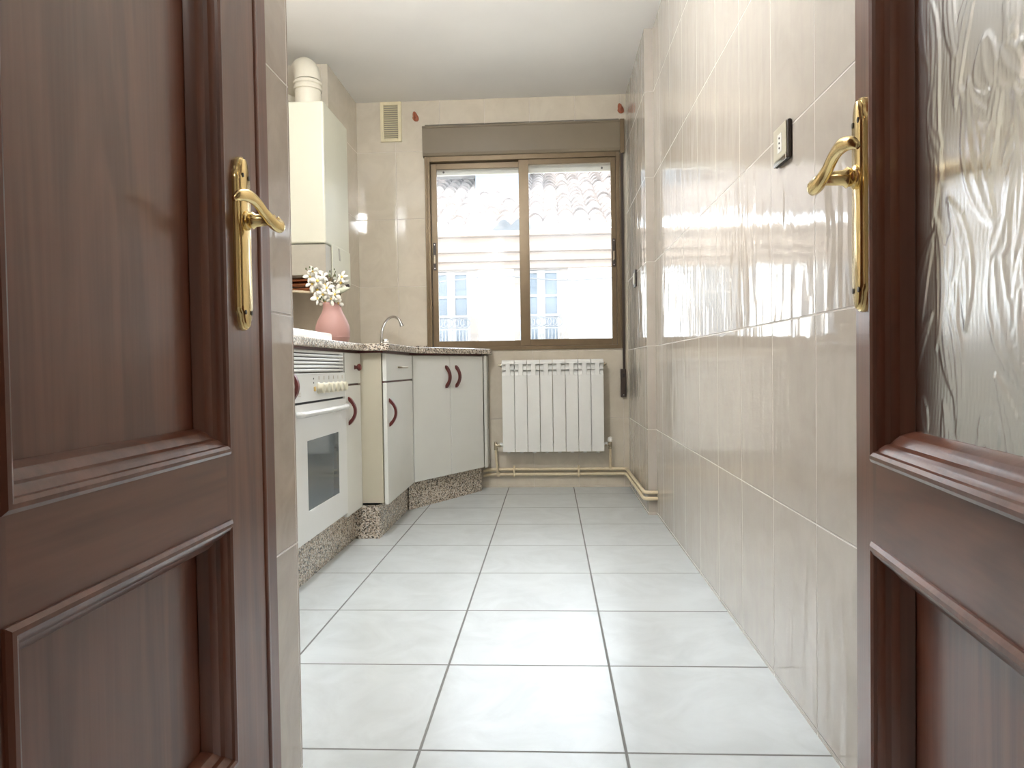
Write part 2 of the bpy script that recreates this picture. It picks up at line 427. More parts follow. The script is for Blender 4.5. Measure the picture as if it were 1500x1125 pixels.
# ------------------------------------------------------------------ window
win = sempty('window_1', (-0.16, YB, WZ0), 'bronze aluminium two-leaf sliding window')
fy0, fy1 = YB-0.012, YB+0.06
b = MB()
b.box(WX0+0.003, WX0+0.026, fy0, fy1, WZ0, 2.095); b.box(WX1-0.022, WX1-0.001, fy0, fy1, WZ0, 2.095)
b.box(WX0+0.026, WX1-0.022, fy0, fy1, WZ0, WZ0+0.022); b.box(WX0+0.026, WX1-0.022, fy0, fy1, 2.065, 2.095)
b.box(WX0+0.010, WX0+0.014, fy0-0.004, fy0, WZ0, 2.095); b.box(WX0-0.006, WX0+0.006, fy0-0.003, fy0, WZ0, 2.095)
obj('window_frame', b, M['aluminium'], win, bevel=0.0015)
def sash(x0, x1, z0, z1, y0, y1, gx0, gx1, gz0, gz1, name='sash'):
    b = MB()
    b.box(x0, gx0, y0, y1, z0, z1); b.box(gx1, x1, y0, y1, z0, z1)
    b.box(gx0, gx1, y0, y1, z0, gz0); b.box(gx0, gx1, y0, y1, gz1, z1)
    s = obj(name, b, M['aluminium'], win, bevel=0.002)
    ym = (y0+y1)/2
    obj('window_pane', MB().box(gx0-0.004, gx1+0.004, ym-0.002, ym+0.002, gz0-0.004, gz1+0.004), M['glass'], s)
    return s
s1 = sash(-0.741, -0.150, 0.895, 2.062, YB+0.030, YB+0.052, -0.705, -0.182, 0.934, 2.026)
s2 = sash(-0.181, 0.424, 0.895, 2.066, YB+0.002, YB+0.027, -0.119, 0.394, 0.937, 2.032)
def latch(x, z, y, par):
    b = MB().box(x-0.010, x+0.010, y-0.006, y, z-0.088, z+0.088)
    l = obj('latch', b, M['dark_plastic'], par, bevel=0.003)
    obj('latch_grip', MB().box(x-0.006, x+0.006, y-0.010, y-0.006, z-0.045, z+0.01), M['valve'], l, bevel=0.002)
    for dz in (-0.075, 0.075):
        obj('screw', MB().lathe([(0.0035, 0), (0.0035, 0.0015)], (x, y-0.006, z+dz), (0, -1, 0), 10), M['steel'], l)
latch(-0.724, 1.474, YB+0.030, s1)
latch(0.409, 1.470, YB+0.002, s2)
# roller shutter box above the window, its lowest slat showing outside the panes
b = MB()
prof = [(YB-0.030, 2.283), (YB-0.034, 2.279), (YB-0.034, 2.272), (YB-0.028, 2.268), (YB-0.028, 2.115), (YB-0.022, 2.098), (YB-0.004, 2.090), (YB+0.10, 2.090), (YB+0.10, 2.283)]
bx0, bx1 = -0.782, 0.452
b.face_loop([[Vector((x, y, z)) for y, z in prof] for x in (bx0, bx1)])
obj('shutter_box', b, M['box_paint'], win, bevel=0.001)
b = MB().box(0.452, 0.478, YB-0.030, YB-0.0, 2.080, 2.290)
obj('shutter_box_end_cap', b, M['aluminium'], win, bevel=0.002)
b = MB().box(0.449, 0.468, YB-0.008, YB-0.001, WZ0, 2.08)
obj('guide_trim', b, M['aluminium'], win, bevel=0.001)
b = MB().box(-0.75, 0.43, YB+0.075, YB+0.088, 1.998, 2.092)
sl = obj('shutter_slat', b, M['shutter_white'], win, bevel=0.003)
for x in (-0.665, 0.345):
    obj('screw', MB().lathe([(0.007, 0), (0.007, 0.003), (0.003, 0.004)], (x, YB+0.075, 2.018), (0, -1, 0), 10), M['dark_screw'], sl)
# strap and winder
st = thing('shutter_strap', (0.462, YB-0.006, 0.56), 'dark brown roller-shutter strap with its wall winder right of the window', 'strap')
b = MB().box(0.455, 0.470, YB-0.022, YB-0.020, 0.73, 2.10)
obj('strap_band', b, M['dark_plastic'], st)
b = MB().box(0.440, 0.474, YB-0.030, YB, 0.566, 0.742)
wd = obj('winder_plate', b, M['dark_plastic'], st, bevel=0.004)
obj('winder_slot', MB().box(0.451, 0.464, YB-0.033, YB-0.030, 0.69, 0.712), M['black'], wd)
obj('screw', MB().lathe([(0.004, 0), (0.003, 0.002)], (0.457, YB-0.030, 0.58), (0, -1, 0), 10), M['steel'], wd)

# ventilation grille
v = thing('ventilation_grille', (-0.985, YB, 2.19), 'cream plastic louvred ventilation grille high on the back wall left of the window', 'vent')
vx0, vx1, vz0, vz1 = -1.050, -0.916, 2.198, 2.448
b = MB(); b.box(vx0, vx0+0.022, YB-0.014, YB, vz0, vz1); b.box(vx1-0.022, vx1, YB-0.014, YB, vz0, vz1)
b.box(vx0+0.022, vx1-0.022, YB-0.014, YB, vz0, vz0+0.022); b.box(vx0+0.022, vx1-0.022, YB-0.014, YB, vz1-0.022, vz1)
obj('grille_frame', b, M['vent'], v, bevel=0.002)
obj('grille_back', MB().box(vx0+0.022, vx1-0.022, YB-0.003, YB-0.001, vz0+0.022, vz1-0.022), M['boiler_grey'], v)
b = MB(); n = 15
for i in range(n):
    z = vz0+0.026+i*(vz1-vz0-0.05)/n
    b.face_loop([[Vector((x, YB-0.003, z+0.010)), Vector((x, YB-0.003, z+0.007)), Vector((x, YB-0.013, z)), Vector((x, YB-0.013, z+0.003))] for x in (vx0+0.022, vx1-0.022)])
obj('louvre', b, M['vent'], v)

# two pear shaped curtain hooks
def hook(x, z, lab):
    b = MB(); rs = []
    for k in range(20):
        a = 2*pi*k/20; r = 0.019 + 0.006*max(0, -sin(a)); 
        px, pz = r*cos(a)*(0.80 if sin(a) > 0 else 1.0) - 0.006*sin(a), 0.031*sin(a)
        rs.append((px, pz))
    def ring(f, y): return [Vector((x+px*f, YB-y, z+pz*f)) for px, pz in rs]
    b.face_loop([ring(1, 0), ring(1, 0.008), ring(0.8, 0.014), ring(0.4, 0.017)])
    t = thing('curtain_hook', (x, YB, z), lab, 'hook', 'curtain hooks above the window')
    obj('hook_base', b, M['hook_wood'], t, smooth=True)
    obj('hook_tip', MB().tube(crom([(x, YB-0.012, z-0.012), (x, YB-0.035, z-0.016), (x, YB-0.042, z-0.002), (x, YB-0.040, z+0.010)], 4), 0.005, 8), M['hook_wood'], t, smooth=True)
hook(-0.828, 2.353, 'orange-brown pear-shaped curtain hook between the vent and the window')
hook(0.458, 2.361, 'orange-brown pear-shaped curtain hook by the right end of the shutter box')

# ------------------------------------------------------------------ radiator
rad = thing('radiator', (0.015, 4.45, 0.24), 'white eight-section aluminium radiator under the window', 'radiator')
rx0, rx1, rz0, rz1, ry = -0.299, 0.328, 0.238, 0.806, 4.405
w = (rx1-rx0)/8
for i in range(8):
    x0 = rx0+i*w; b = MB(); g = 0.0016; xc = x0+w/2
    b.box(x0+g, x0+w-g, ry, ry+0.008, rz0, 0.712)
    b.box(xc-0.013, xc+0.013, ry, ry+0.008, 0.712, 0.785)
    b.box(x0+g, x0+w-g, ry+0.003, ry+0.010, 0.744, 0.752)
    cap = [(ry, 0.781), (ry+0.002, 0.796), (ry+0.012, rz1), (ry+0.075, rz1), (ry+0.080, 0.781)]
    b.face_loop([[Vector((x, y, z)) for y, z in cap] for x in (x0+g, x0+w-g)])
    b.face_loop([[Vector((x, y, z)) for y, z in ((ry+0.008, 0.708), (ry+0.024, 0.744), (ry+0.027, 0.744), (ry+0.012, 0.704))] for x in (x0+g, x0+w-g)])
    b.face_loop([[Vector((x, y, z)) for y, z in ((ry+0.010, 0.752), (ry+0.026, 0.781), (ry+0.029, 0.781), (ry+0.014, 0.748))] for x in (x0+g, x0+w-g)])
    b.box(xc-0.014, xc+0.014, ry+0.008, ry+0.070, rz0+0.01, 0.783)
    b.box(x0+g, x0+w-g, ry+0.028, ry+0.033, rz0+0.02, 0.783)
    b.box(x0+g, x0+w-g, ry+0.072, ry+0.080, rz0+0.01, 0.783)
    b.lathe([(0.011, 0), (0.012, 0.018)], (xc, ry+0.03, rz0-0.010), (0, 0, 1), 12)
    obj('radiator_section', b, M['radiator'], rad, bevel=0.0012)
obj('header_tube', MB().tube([(rx0-0.006, ry+0.04, 0.775), (rx1+0.006, ry+0.04, 0.775)], 0.012, 12), M['radiator'], rad, smooth=True)
obj('header_tube', MB().tube([(rx0-0.02, ry+0.04, 0.28), (rx1+0.02, ry+0.04, 0.28)], 0.012, 12), M['radiator'], rad, smooth=True)
for sx, x in ((-1, rx0-0.004), (1, rx1+0.004)):
    b = MB().lathe([(0.013, 0), (0.013, 0.006), (0.006, 0.008), (0.006, 0.018)], (x, ry+0.04, 0.775), (sx, 0, 0), 8)
    obj('bleed_plug', b, M['valve'], rad, smooth=True)
def valve(x, sx, knob):
    y = ry+0.04; z = 0.276
    b = MB().lathe([(0.007, 0), (0.012, 0.003), (0.012, 0.014), (0.008, 0.016), (0.008, 0.024), (0.013, 0.026), (0.013, 0.034)], (x-sx*0.036, y, z), (sx, 0, 0), 12)
    b.lathe([(0.011, -0.028), (0.013, -0.020), (0.010, -0.016), (0.012, 0), (0.010, 0.018), (0.006, 0.022)], (x, y, z), (0, 0, 1), 12)
    o = obj('valve', b, M['valve'], rad, smooth=True)
    if knob:
        obj('valve_knob', MB().lathe([(0.008, 0.016), (0.015, 0.020), (0.016, 0.032), (0.014, 0.042), (0.004, 0.048)], (x, y, z), (0, 0, 1), 16), M['white_plastic'], o, smooth=True)
valve(-0.345, -1, False); valve(0.366, 1, True)

# heating pipes
pa, pb = 0.118, 0.086
pt = thing('heating_pipes', (0.0, 4.49, 0.08), 'pair of cream-painted heating pipes running along the wall below the radiator', 'pipes')
yp = YB-0.022; xp = XN-0.022; ys = YSTEP-0.018
for z, off in ((pa, 0.0), (pb, 0.0)):
    pts = [(-0.429, yp, z-0.010), (-0.400, yp, z-0.003), (-0.36, yp, z), (xp-0.03, yp, z), (xp-0.008, yp-0.008, z), (xp, yp-0.03, z), (xp, ys+0.03, z), (xp+0.008, ys+0.008, z), (xp+0.03, ys, z), (XR+0.0, ys, z)]
    obj('pipe_run', MB().tube(pts, 0.0095, 12), M['cream_paint'], pt, smooth=True)
obj('riser', MB().tube([(-0.345, ry+0.04, 0.252), (-0.343, ry+0.045, 0.18), (-0.338, yp-0.01, 0.11), (-0.334, yp, pb)], 0.0075, 10).lathe([(0.012, 0), (0.012, 0.03)], (-0.336, yp-0.002, pb-0.012), (0, 0, 1), 10), M['cream_paint'], pt, smooth=True)
obj('riser', MB().tube([(0.366, ry+0.04, 0.252), (0.368, ry+0.06, 0.19), (0.370, yp, pa)], 0.0075, 10).lathe([(0.011, 0), (0.011, 0.024)], (0.370, yp, pa-0.008), (0, 0, 1), 10), M['cream_paint'], pt, smooth=True)
for x in (-0.235, 0.172):
    obj('pipe_clip', MB().box(x-0.006, x+0.006, yp-0.013, YB, pb-0.016, pa+0.022), M['cream_paint'], pt, bevel=0.002)

# ------------------------------------------------------------------ kitchen units
FA = -0.848; YA0, YA1 = 2.312, 2.915; YN1 = 3.168; FB = -0.733; YB1 = 3.785
ZT, ZB = 0.836, 0.152
DE = Vector((-0.398, 4.378, 0)); DS = Vector((FB, YB1, 0))
dd = (DE-DS).normalized(); dn = Vector((dd.y, -dd.x, 0))      # outward normal of the diagonal

def bow_handle_pts(z0, z1, out): 
    return [(0, z0, 0.0), (0, z0+0.004, out*0.45), (0, z0+(z1-z0)*0.22, out*0.82), (0, (z0+z1)/2, out), (0, z1-(z1-z0)*0.22, out*0.82), (0, z1-0.004, out*0.45), (0, z1, 0.0)]
def bow_handle(par, base, n, z0, z1, out=0.030):
    """red-brown bow handle standing on a front at base (x,y) with outward normal n"""
    n = Vector(n); t = Vector((-n.y, n.x, 0)); b = MB(); rings = []; K = 18
    for i in range(K+1):
        f = i/K; z = z0+(z1-z0)*f; o = out*(sin(pi*f)**0.75) if 0 < f < 1 else 0.0
        thick = 0.0095+0.022*(abs(f-0.5)*2)**3
        inner = max(0.0, o-thick) if 0.10 < f < 0.90 else 0.0
        hw = 0.009
        c = Vector((base[0], base[1], z))
        rings.append([c+n*inner-t*hw, c+n*(o+0.0015)-t*hw, c+n*(o+0.0015)+t*hw, c+n*inner+t*hw])
    b.face_loop(rings)
    return obj('handle', b, M['handle_wood'], par, smooth=True, bevel=0.001, label='red-brown bow handle')

# base cabinet left of the oven (almost hidden)
c0 = thing('base_cabinet', (-1.15, 2.1, 0), 'white base cabinet left of the oven, only its bow handle showing past the wall', 'cabinet', None)
obj('cabinet_body', MB().box(XL+0.01, FA-0.020, 1.74, YA0-0.004, 0.15, ZT), M['carcass'], c0)
dr = obj('door', MB().box(FA-0.018, FA, 1.745, YA0-0.006, ZB, ZT), M['cabinet'], c0, bevel=0.002)
bow_handle(dr, (FA, 2.288), (1, 0, 0), 0.655, 0.765, 0.030)

# built-in oven
ov = thing('oven', (-1.15, 2.61, 0.16), 'white built-in oven with glass door, six cream knobs and vent slats above', 'oven')
obj('oven_body', MB().box(XL+0.01, FA-0.024, YA0, YA1, 0.155, ZT), M['carcass'], ov)
b = MB()
for i in range(6):
    z = 0.756+i*0.0134
    b.face_loop([[Vector((FA-0.014, y, z)), Vector((FA-0.001, y, z+0.0005)), Vector((FA+0.001, y, z+0.006)), Vector((FA-0.001, y, z+0.0105)), Vector((FA-0.014, y, z+0.0115))] for y in (YA0+0.012, YA1-0.012)])
b.box(FA-0.018, FA-0.003, YA0+0.002, YA0+0.012, 0.755, ZT-0.002); b.box(FA-0.018, FA-0.003, YA1-0.012, YA1-0.002, 0.755, ZT-0.002)
vg = obj('vent_slats', b, M['enamel'], ov)
obj('vent_recess', MB().box(FA-0.023, FA-0.019, YA0+0.004, YA1-0.004, 0.755, ZT-0.002), M['black'], ov)
cp = obj('control_panel', MB().box(FA-0.022, FA+0.002, YA0+0.003, YA1-0.003, 0.6525, 0.752), M['enamel'], ov, bevel=0.002)
for i in range(6):
    y = 2.572+i*0.0585
    k = MB().lathe([(0.021, 0), (0.021, 0.004), (0.0185, 0.006), (0.018, 0.020), (0.015, 0.023)], (FA+0.002, y, 0.696), (1, 0, 0), 18)
    kb = obj('knob', k, M['cream_knob'], cp, smooth=True)
    obj('panel_mark', MB().box(FA+0.002, FA+0.0026, y+0.006, y+0.011, 0.727, 0.740), M['valve'], cp)
obj('thermostat_light', MB().box(FA+0.002, FA+0.005, 2.520, 2.540, 0.686, 0.703), M['amber'], cp, bevel=0.002)
b = MB()
for z in (0.732, 0.717): b.lathe([(0.003, 0), (0.003, 0.001)], (FA+0.002, 2.520, z), (1, 0, 0), 8)
obj('panel_dots', b, M['black'], cp)
b = MB()
for z, y1 in ((0.689, 2.372), (0.684, 2.385), (0.679, 2.382), (0.674, 2.384)): b.box(FA+0.002, FA+0.0026, 2.362, y1, z, z+0.0018)
obj('panel_print', b, M['valve'], cp)
obj('oven_shadow_gap', MB().box(FA-0.020, FA-0.008, YA0+0.004, YA1-0.004, 0.645, 0.6525), M['black'], ov)
gy0, gy1, gz0, gz1 = 2.435, 2.805, 0.272, 0.516
b = MB(); b.box(FA-0.022, FA+0.004, YA0+0.003, gy0, 0.170, 0.645); b.box(FA-0.022, FA+0.004, gy1, YA1-0.003, 0.170, 0.645)
b.box(FA-0.022, FA+0.004, gy0, gy1, 0.170, gz0); b.box(FA-0.022, FA+0.004, gy0, gy1, gz1, 0.645)
od = obj('oven_door', b, M['enamel'], ov)
obj('oven_window', MB().box(FA-0.010, FA+0.0025, gy0, gy1, gz0, gz1), M['oven_glass'], od)
pth = [(FA+0.004, YA0+0.025, 0.612), (FA+0.015, YA0+0.030, 0.612), (FA+0.022, YA0+0.06, 0.612), (FA+0.024, (YA0+YA1)/2, 0.612), (FA+0.022, YA1-0.06, 0.612), (FA+0.015, YA1-0.030, 0.612), (FA+0.004, YA1-0.025, 0.612)]
obj('oven_handle', MB().tube(crom(pth, 5), 0.0105, 12), M['enamel'], od, smooth=True)

# narrow cabinet
c1 = thing('narrow_base_cabinet', (-1.15, 3.04, 0), 'narrow white base cabinet right of the oven, round red-brown drawer knob over a door', 'cabinet')
obj('cabinet_body', MB().box(XL+0.01, FA-0.019, YA1+0.003, YN1, 0.15, ZT), M['carcass'], c1)
dw = obj('drawer', MB().box(FA-0.018, FA, YA1+0.008, YN1-0.004, 0.702, ZT-0.003), M['cabinet'], c1, bevel=0.002)
obj('knob', MB().lathe([(0.010, 0), (0.007, 0.006), (0.008, 0.010), (0.015, 0.016), (0.016, 0.022), (0.011, 0.028)], (FA, 3.070, 0.772), (1, 0, 0), 16), M['handle_wood'], dw, smooth=True, label='round red-brown wooden knob')
b = MB().box(FA-0.018, FA, YA1+0.008, YN1-0.004, ZB-0.006, 0.694)
dr = obj('door', b, M['cabinet'], c1, bevel=0.005)
bow_handle(dr, (FA, 2.968), (1, 0, 0), 0.528, 0.648, 0.032)
obj('finger_gap', MB().box(FA-0.0185, FA-0.012, YA1+0.01, YN1-0.006, 0.694, 0.702), M['handle_wood'], c1)

# drawer cabinet set forward
c2 = thing('drawer_base_cabinet', (-1.1, 3.47, 0), 'forward-set cream base cabinet beside the step, steel-handled drawer over a door', 'cabinet')
obj('cabinet_body', MB().box(-1.20, FB-0.022, YN1+0.002, YB1-0.02, 0.16, ZT), M['carcass'], c2, bevel=0.001)
dw = obj('drawer', MB().box(FB-0.018, FB, YN1+0.006, YB1-0.006, 0.708, ZT-0.003), M['cabinet'], c2, bevel=0.003)
hb = MB().tube(crom([(FB, 3.42, 0.770), (FB+0.016, 3.425, 0.770), (FB+0.018, 3.47, 0.770), (FB+0.018, 3.53, 0.770), (FB+0.016, 3.575, 0.770), (FB, 3.58, 0.770)], 4), 0.0045, 10)
obj('drawer_handle', hb, M['valve'], dw, smooth=True, label='steel bar handle')
obj('finger_gap', MB().box(FB-0.020, FB-0.012, YN1+0.008, YB1-0.01, 0.701, 0.708), M['handle_wood'], c2)
dr = obj('door', MB().box(FB-0.018, FB, YN1+0.006, YB1-0.006, ZB, 0.701), M['cabinet'], c2, bevel=0.003)
bow_handle(dr, (FB, 3.222), (1, 0, 0), 0.500, 0.630, 0.034)

# diagonal corner cabinet
c3 = thing('corner_sink_cabinet', (-0.9, 4.2, 0), 'angled white corner cabinet under the sink with two doors', 'cabinet')
back = DS - dn*0.022; bend = DE - dn*0.022
poly = [(back.x, back.y), (bend.x, bend.y), (-0.405, YB-0.004), (XC+0.005, YB-0.004), (XC+0.005, YB1+0.0), (-0.80, YB1-0.012)]
obj('cabinet_body', MB().prism(poly, 0.15, ZT), M['carcass'], c3)
Ld = (DE-DS).length; dw_ = (Ld-0.026)/2
def Tdiag(p):   # (along, out, z)
    return DS + dd*p.x + dn*p.y + Vector((0, 0, p.z))
for i in range(2):
    a0 = 0.004+i*(dw_+0.001); 
    dr = obj('door', MB().box(a0, a0+dw_-0.003, -0.018, 0, ZB, ZT-0.004, T=Tdiag), M['cabinet'], c3, bevel=0.003)
    along = a0+dw_-0.040 if i == 0 else a0+0.052
    pb_ = Tdiag(Vector((along, 0, 0)))
    bow_handle(dr, (pb_.x, pb_.y), (dn.x, dn.y, 0), 0.650, 0.778, 0.032)
obj('end_panel', MB().prism([(DE.x-dd.x*0.018, DE.y-dd.y*0.018), (DE.x+0.004, DE.y), (DE.x+0.008, DE.y+0.01), (DE.x+0.008, YB-0.002), (DE.x-0.012, YB-0.002)], ZB-0.004, ZT), M['cabinet'], c3, bevel=0.003)

# granite plinth
pl = thing('granite_plinth', (-0.8, 3.4, 0), 'speckled brown-grey granite plinth under the kitchen cabinets', 'plinth')
obj('plinth_panel', MB().box(-0.905, -0.888, 1.74, YN1, 0, 0.143), M['granite'], pl)
obj('plinth_panel', MB().box(-0.888, -0.776, YN1, YN1+0.015, 0, 0.15), M['granite'], pl)
obj('plinth_panel', MB().box(-0.790, -0.774, YN1+0.015, 3.800, 0, 0.15), M['granite'], pl)
q0 = DS - dn*0.040; q1 = DE - dn*0.040
obj('plinth_panel', MB().prism([(q0.x, q0.y), (q1.x, q1.y), (q1.x-dn.x*0.015, q1.y-dn.y*0.015), (q0.x-dn.x*0.015, q0.y-dn.y*0.015)], 0, 0.15), M['granite'], pl)
obj('plinth_panel', MB().box(q1.x-0.016, q1.x, q1.y+0.001, YB-0.001, 0, 0.15), M['granite'], pl)

# worktop
CT0, CT1 = 0.845, 0.876
ov_ = 0.026
e0 = DS + dn*ov_; e1 = DE + dn*ov_ + dd*0.012
poly = [(XL+0.002, 1.74), (FA+0.022, 1.74), (FA+0.022, YN1-0.030), (FB+0.024, YN1-0.030), (FB+0.024, YB1-0.016), (e1.x, e1.y), (e1.x+0.006, e1.y+0.015), (e1.x+0.006, YB-0.001),
        (XC+0.002, YB-0.001), (XC+0.002, YCOL-0.002), (XL+0.002, YCOL-0.002)]
wt = obj('worktop', MB().prism(poly, CT0, CT1), M['granite'], None, bevel=0.003)
tag(wt, 'speckled granite kitchen worktop running along the cabinets to the window', 'worktop')
poly2 = [(x*1.0, y) for x, y in [(XL+0.01, 1.75), (FA-0.012, 1.75), (FA-0.012, YN1-0.004), (FB-0.014, YN1+0.006), (FB-0.014, YB1-0.01), (DE.x-0.02, DE.y-0.005), (DE.x-0.02, YB-0.004), (XC+0.01, YB-0.004), (XC+0.01, YCOL-0.004), (XL+0.01, YCOL-0.004)]]
obj('underlay_strip', MB().prism(poly2, ZT, CT0), M['handle_wood'], wt, label='dark red-brown strip under the worktop')
obj('upstand', MB().box(-1.03, WX0-0.008, YB-0.018, YB-0.001, CT1, 0.906), M['granite'], wt, bevel=0.002)

# sink rim and tap
sk = thing('sink', (-0.80, 4.22, CT1), 'shallow stainless steel sink set in the corner worktop', 'sink')
def Ts(p): return Tdiag(p) 
sx0, sx1, sd0, sd1 = 0.06, 0.66, -0.50, -0.06
b = MB(); b.sweep_rect(sx0, sx1, sd0, sd1, [(0, CT1), (0, CT1+0.004), (0.004, CT1+0.006), (0.03, CT1+0.005), (0.036, CT1+0.001)], lambda p: Tdiag(Vector((p.x, p.z, p.y))))
obj('sink_rim', b, M['steel'], sk, smooth=True)
obj('basin', MB().box(sx0+0.03, sx1-0.03, sd0+0.03, sd1-0.03, CT1+0.0003, CT1+0.0018, T=Tdiag), M['steel'], sk)

fx, fyy = -1.030, 4.34
fc = thing('kitchen_tap', (fx, fyy, CT1), 'chrome swan-neck kitchen tap standing behind the sink', 'tap')
obj('tap_body', MB().lathe([(0.020, 0), (0.020, 0.006), (0.014, 0.010), (0.013, 0.03), (0.010, 0.036)], (fx, fyy, CT1), (0, 0, 1), 18), M['chrome'], fc, smooth=True)
sp = crom([(fx, fyy, CT1+0.03), (fx+0.001, fyy, CT1+0.08), (fx+0.014, fyy-0.01, CT1+0.14), (fx+0.045, fyy-0.025, CT1+0.187), (fx+0.085, fyy-0.04, CT1+0.202), (fx+0.118, fyy-0.055, CT1+0.190), (fx+0.137, fyy-0.062, CT1+0.160)], 8)
obj('spout', MB().tube(sp, 0.0082, 12), M['chrome'], fc, smooth=True)
obj('nozzle', MB().tube([sp[-1], sp[-1]+Vector((0.006, -0.002, -0.018))], [0.0095, 0.0125], 14), M['chrome'], fc, smooth=True)
kc = Vector((fx+0.040, fyy-0.05, CT1+0.050))
obj('tap_knob', MB().lathe([(0.012, -0.03), (0.012, 0), (0.019, 0.003), (0.021, 0.010), (0.018, 0.018), (0.008, 0.022)], kc, (0.25, -0.95, 0.1), 20), M['chrome'], fc, smooth=True)
obj('tap_bridge', MB().tube([(fx, fyy, CT1+0.040), (fx+0.040, fyy-0.03, CT1+0.048)], 0.011, 12).lathe([(0.014, 0), (0.012, 0.044)], (fx+0.040, fyy-0.030, CT1), (0, 0, 1), 12), M['chrome'], fc, smooth=True)

# hob
hb = thing('hob', (-1.15, 2.66, CT1), 'white enamelled hob with rounded corners on the worktop above the oven', 'hob')
def rrect(x0, x1, y0, y1, r, n=6):
    out = []
    for cx, cy, a0 in ((x1-r, y1-r, 0), (x0+r, y1-r, 90), (x0+r, y0+r, 180), (x1-r, y0+r, 270)):
        for k in range(n+1):
            a = radians(a0+90*k/n); out.append((cx+r*cos(a), cy+r*sin(a)))
    return out
def ringz(pts, z): return [Vector((x, y, z)) for x, y in pts]
b = MB().face_loop([ringz(rrect(-1.39, -0.902, 2.36, 2.945, 0.02), CT1), ringz(rrect(-1.39, -0.902, 2.36, 2.945, 0.02), CT1+0.032), ringz(rrect(-1.386, -0.906, 2.364, 2.941, 0.018), CT1+0.037), ringz(rrect(-1.37, -0.92, 2.38, 2.925, 0.015), CT1+0.038)])
obj('hob_top', b, M['enamel'], hb, smooth=True)
for x, y in ((-1.27, 2.51), (-1.03, 2.51), (-1.27, 2.79), (-1.03, 2.79)):
    obj('burner', MB().lathe([(0.045, 0), (0.045, 0.008), (0.03, 0.010)], (x, y, CT1+0.038), (0, 0, 1), 20), M['black'], hb, smooth=True)

# vase and orchids
vx, vy = -0.952, 3.105
prof = [(0.056, 0), (0.066, 0.005), (0.0725, 0.025), (0.0755, 0.050), (0.073, 0.075), (0.065, 0.100), (0.054, 0.122), (0.045, 0.138), (0.0405, 0.152), (0.040, 0.170), (0.042, 0.180), (0.038, 0.180), (0.036, 0.165), (0.036, 0.146), (0.025, 0.12)]
vs = thing('vase', (vx, vy, CT1), 'dusty pink ceramic vase beside the hob', 'vase')
obj('vase_body', MB().lathe(prof, (vx, vy, CT1), seg=40), M['vase'], vs, smooth='all')
obj('band', MB().lathe([(0.0722, 0.026), (0.0738, 0.028), (0.0742, 0.030), (0.0732, 0.031)], (vx, vy, CT1), seg=40, cap=False), M['vase'], vs, smooth='all')
rnd = random.Random(5)
zt = CT1+0.165
orc = thing('orchid_bouquet', (vx, vy, zt), 'bunch of white artificial orchids standing in the pink vase', 'flowers')
def flower(c, d, s, par):
    d = Vector(d).normalized(); ref = Vector((0, 0, 1)); u = ref.cross(d).normalized(); v_ = d.cross(u); c = Vector(c)
    b = MB(); a0 = rnd.uniform(0, 6)
    for k in range(5):
        a = a0+2*pi*k/5; L_ = s*(1.0 if k % 2 else 0.9); W_ = s*(0.62 if k % 2 else 0.42)
        dirp = u*cos(a)+v_*sin(a); side = d.cross(dirp)
        rows = []
        for f, wf, lift in ((0.08, 0.15, 0), (0.35, 0.8, 0.10), (0.65, 1.0, 0.12), (0.88, 0.7, 0.02), (1.0, 0.12, -0.06)):
            m_ = c+dirp*L_*f+d*lift*s
            rows.append([m_-side*W_*wf*0.5+d*0.05*s, m_-d*0.02*s, m_+side*W_*wf*0.5+d*0.05*s, m_-d*0.055*s])
        b.face_loop(rows)
    fo = obj('flower', b, M['petal'], par, smooth='all')
    obj('flower_centre', MB().ball(c+d*0.10*s, 0.17*s, 8), M['flower_eye'], fo, smooth='all')
def stem(pts, r=0.0018):
    obj('stem', MB().tube(crom(pts, 5), r, 6), M['stem'], orc, smooth=True)
stems = [
    [(vx-0.004, vy, zt-0.03), (vx-0.012, vy-0.01, zt+0.02), (vx-0.04, vy-0.02, zt+0.08), (vx-0.085, vy-0.02, zt+0.125), (vx-0.105, vy-0.02, zt+0.165)],
    [(vx, vy-0.003, zt-0.03), (vx-0.005, vy-0.015, zt+0.03), (vx-0.02, vy-0.025, zt+0.09), (vx-0.045, vy-0.02, zt+0.14)],
    [(vx+0.004, vy-0.005, zt-0.03), (vx+0.014, vy-0.015, zt+0.03), (vx+0.006, vy-0.03, zt+0.075), (vx+0.012, vy-0.03, zt+0.115), (vx+0.028, vy-0.03, zt+0.150)],
    [(vx+0.004, vy+0.004, zt-0.03), (vx+0.02, vy+0.01, zt+0.03), (vx+0.045, vy+0.01, zt+0.07), (vx+0.05, vy+0.01, zt+0.12)]]
for s_ in stems: stem(s_)
stem([(vx+0.010, vy-0.03, zt+0.095), (vx-0.004, vy-0.03, zt+0.11), (vx-0.012, vy-0.03, zt+0.125)], 0.0012)
stem([(vx+0.010, vy-0.03, zt+0.095), (vx+0.028, vy-0.03, zt+0.105), (vx+0.040, vy-0.03, zt+0.13)], 0.0012)
stem([(vx+0.008, vy-0.03, zt+0.075), (vx+0.026, vy-0.03, zt+0.088), (vx+0.034, vy-0.03, zt+0.094)], 0.0012)
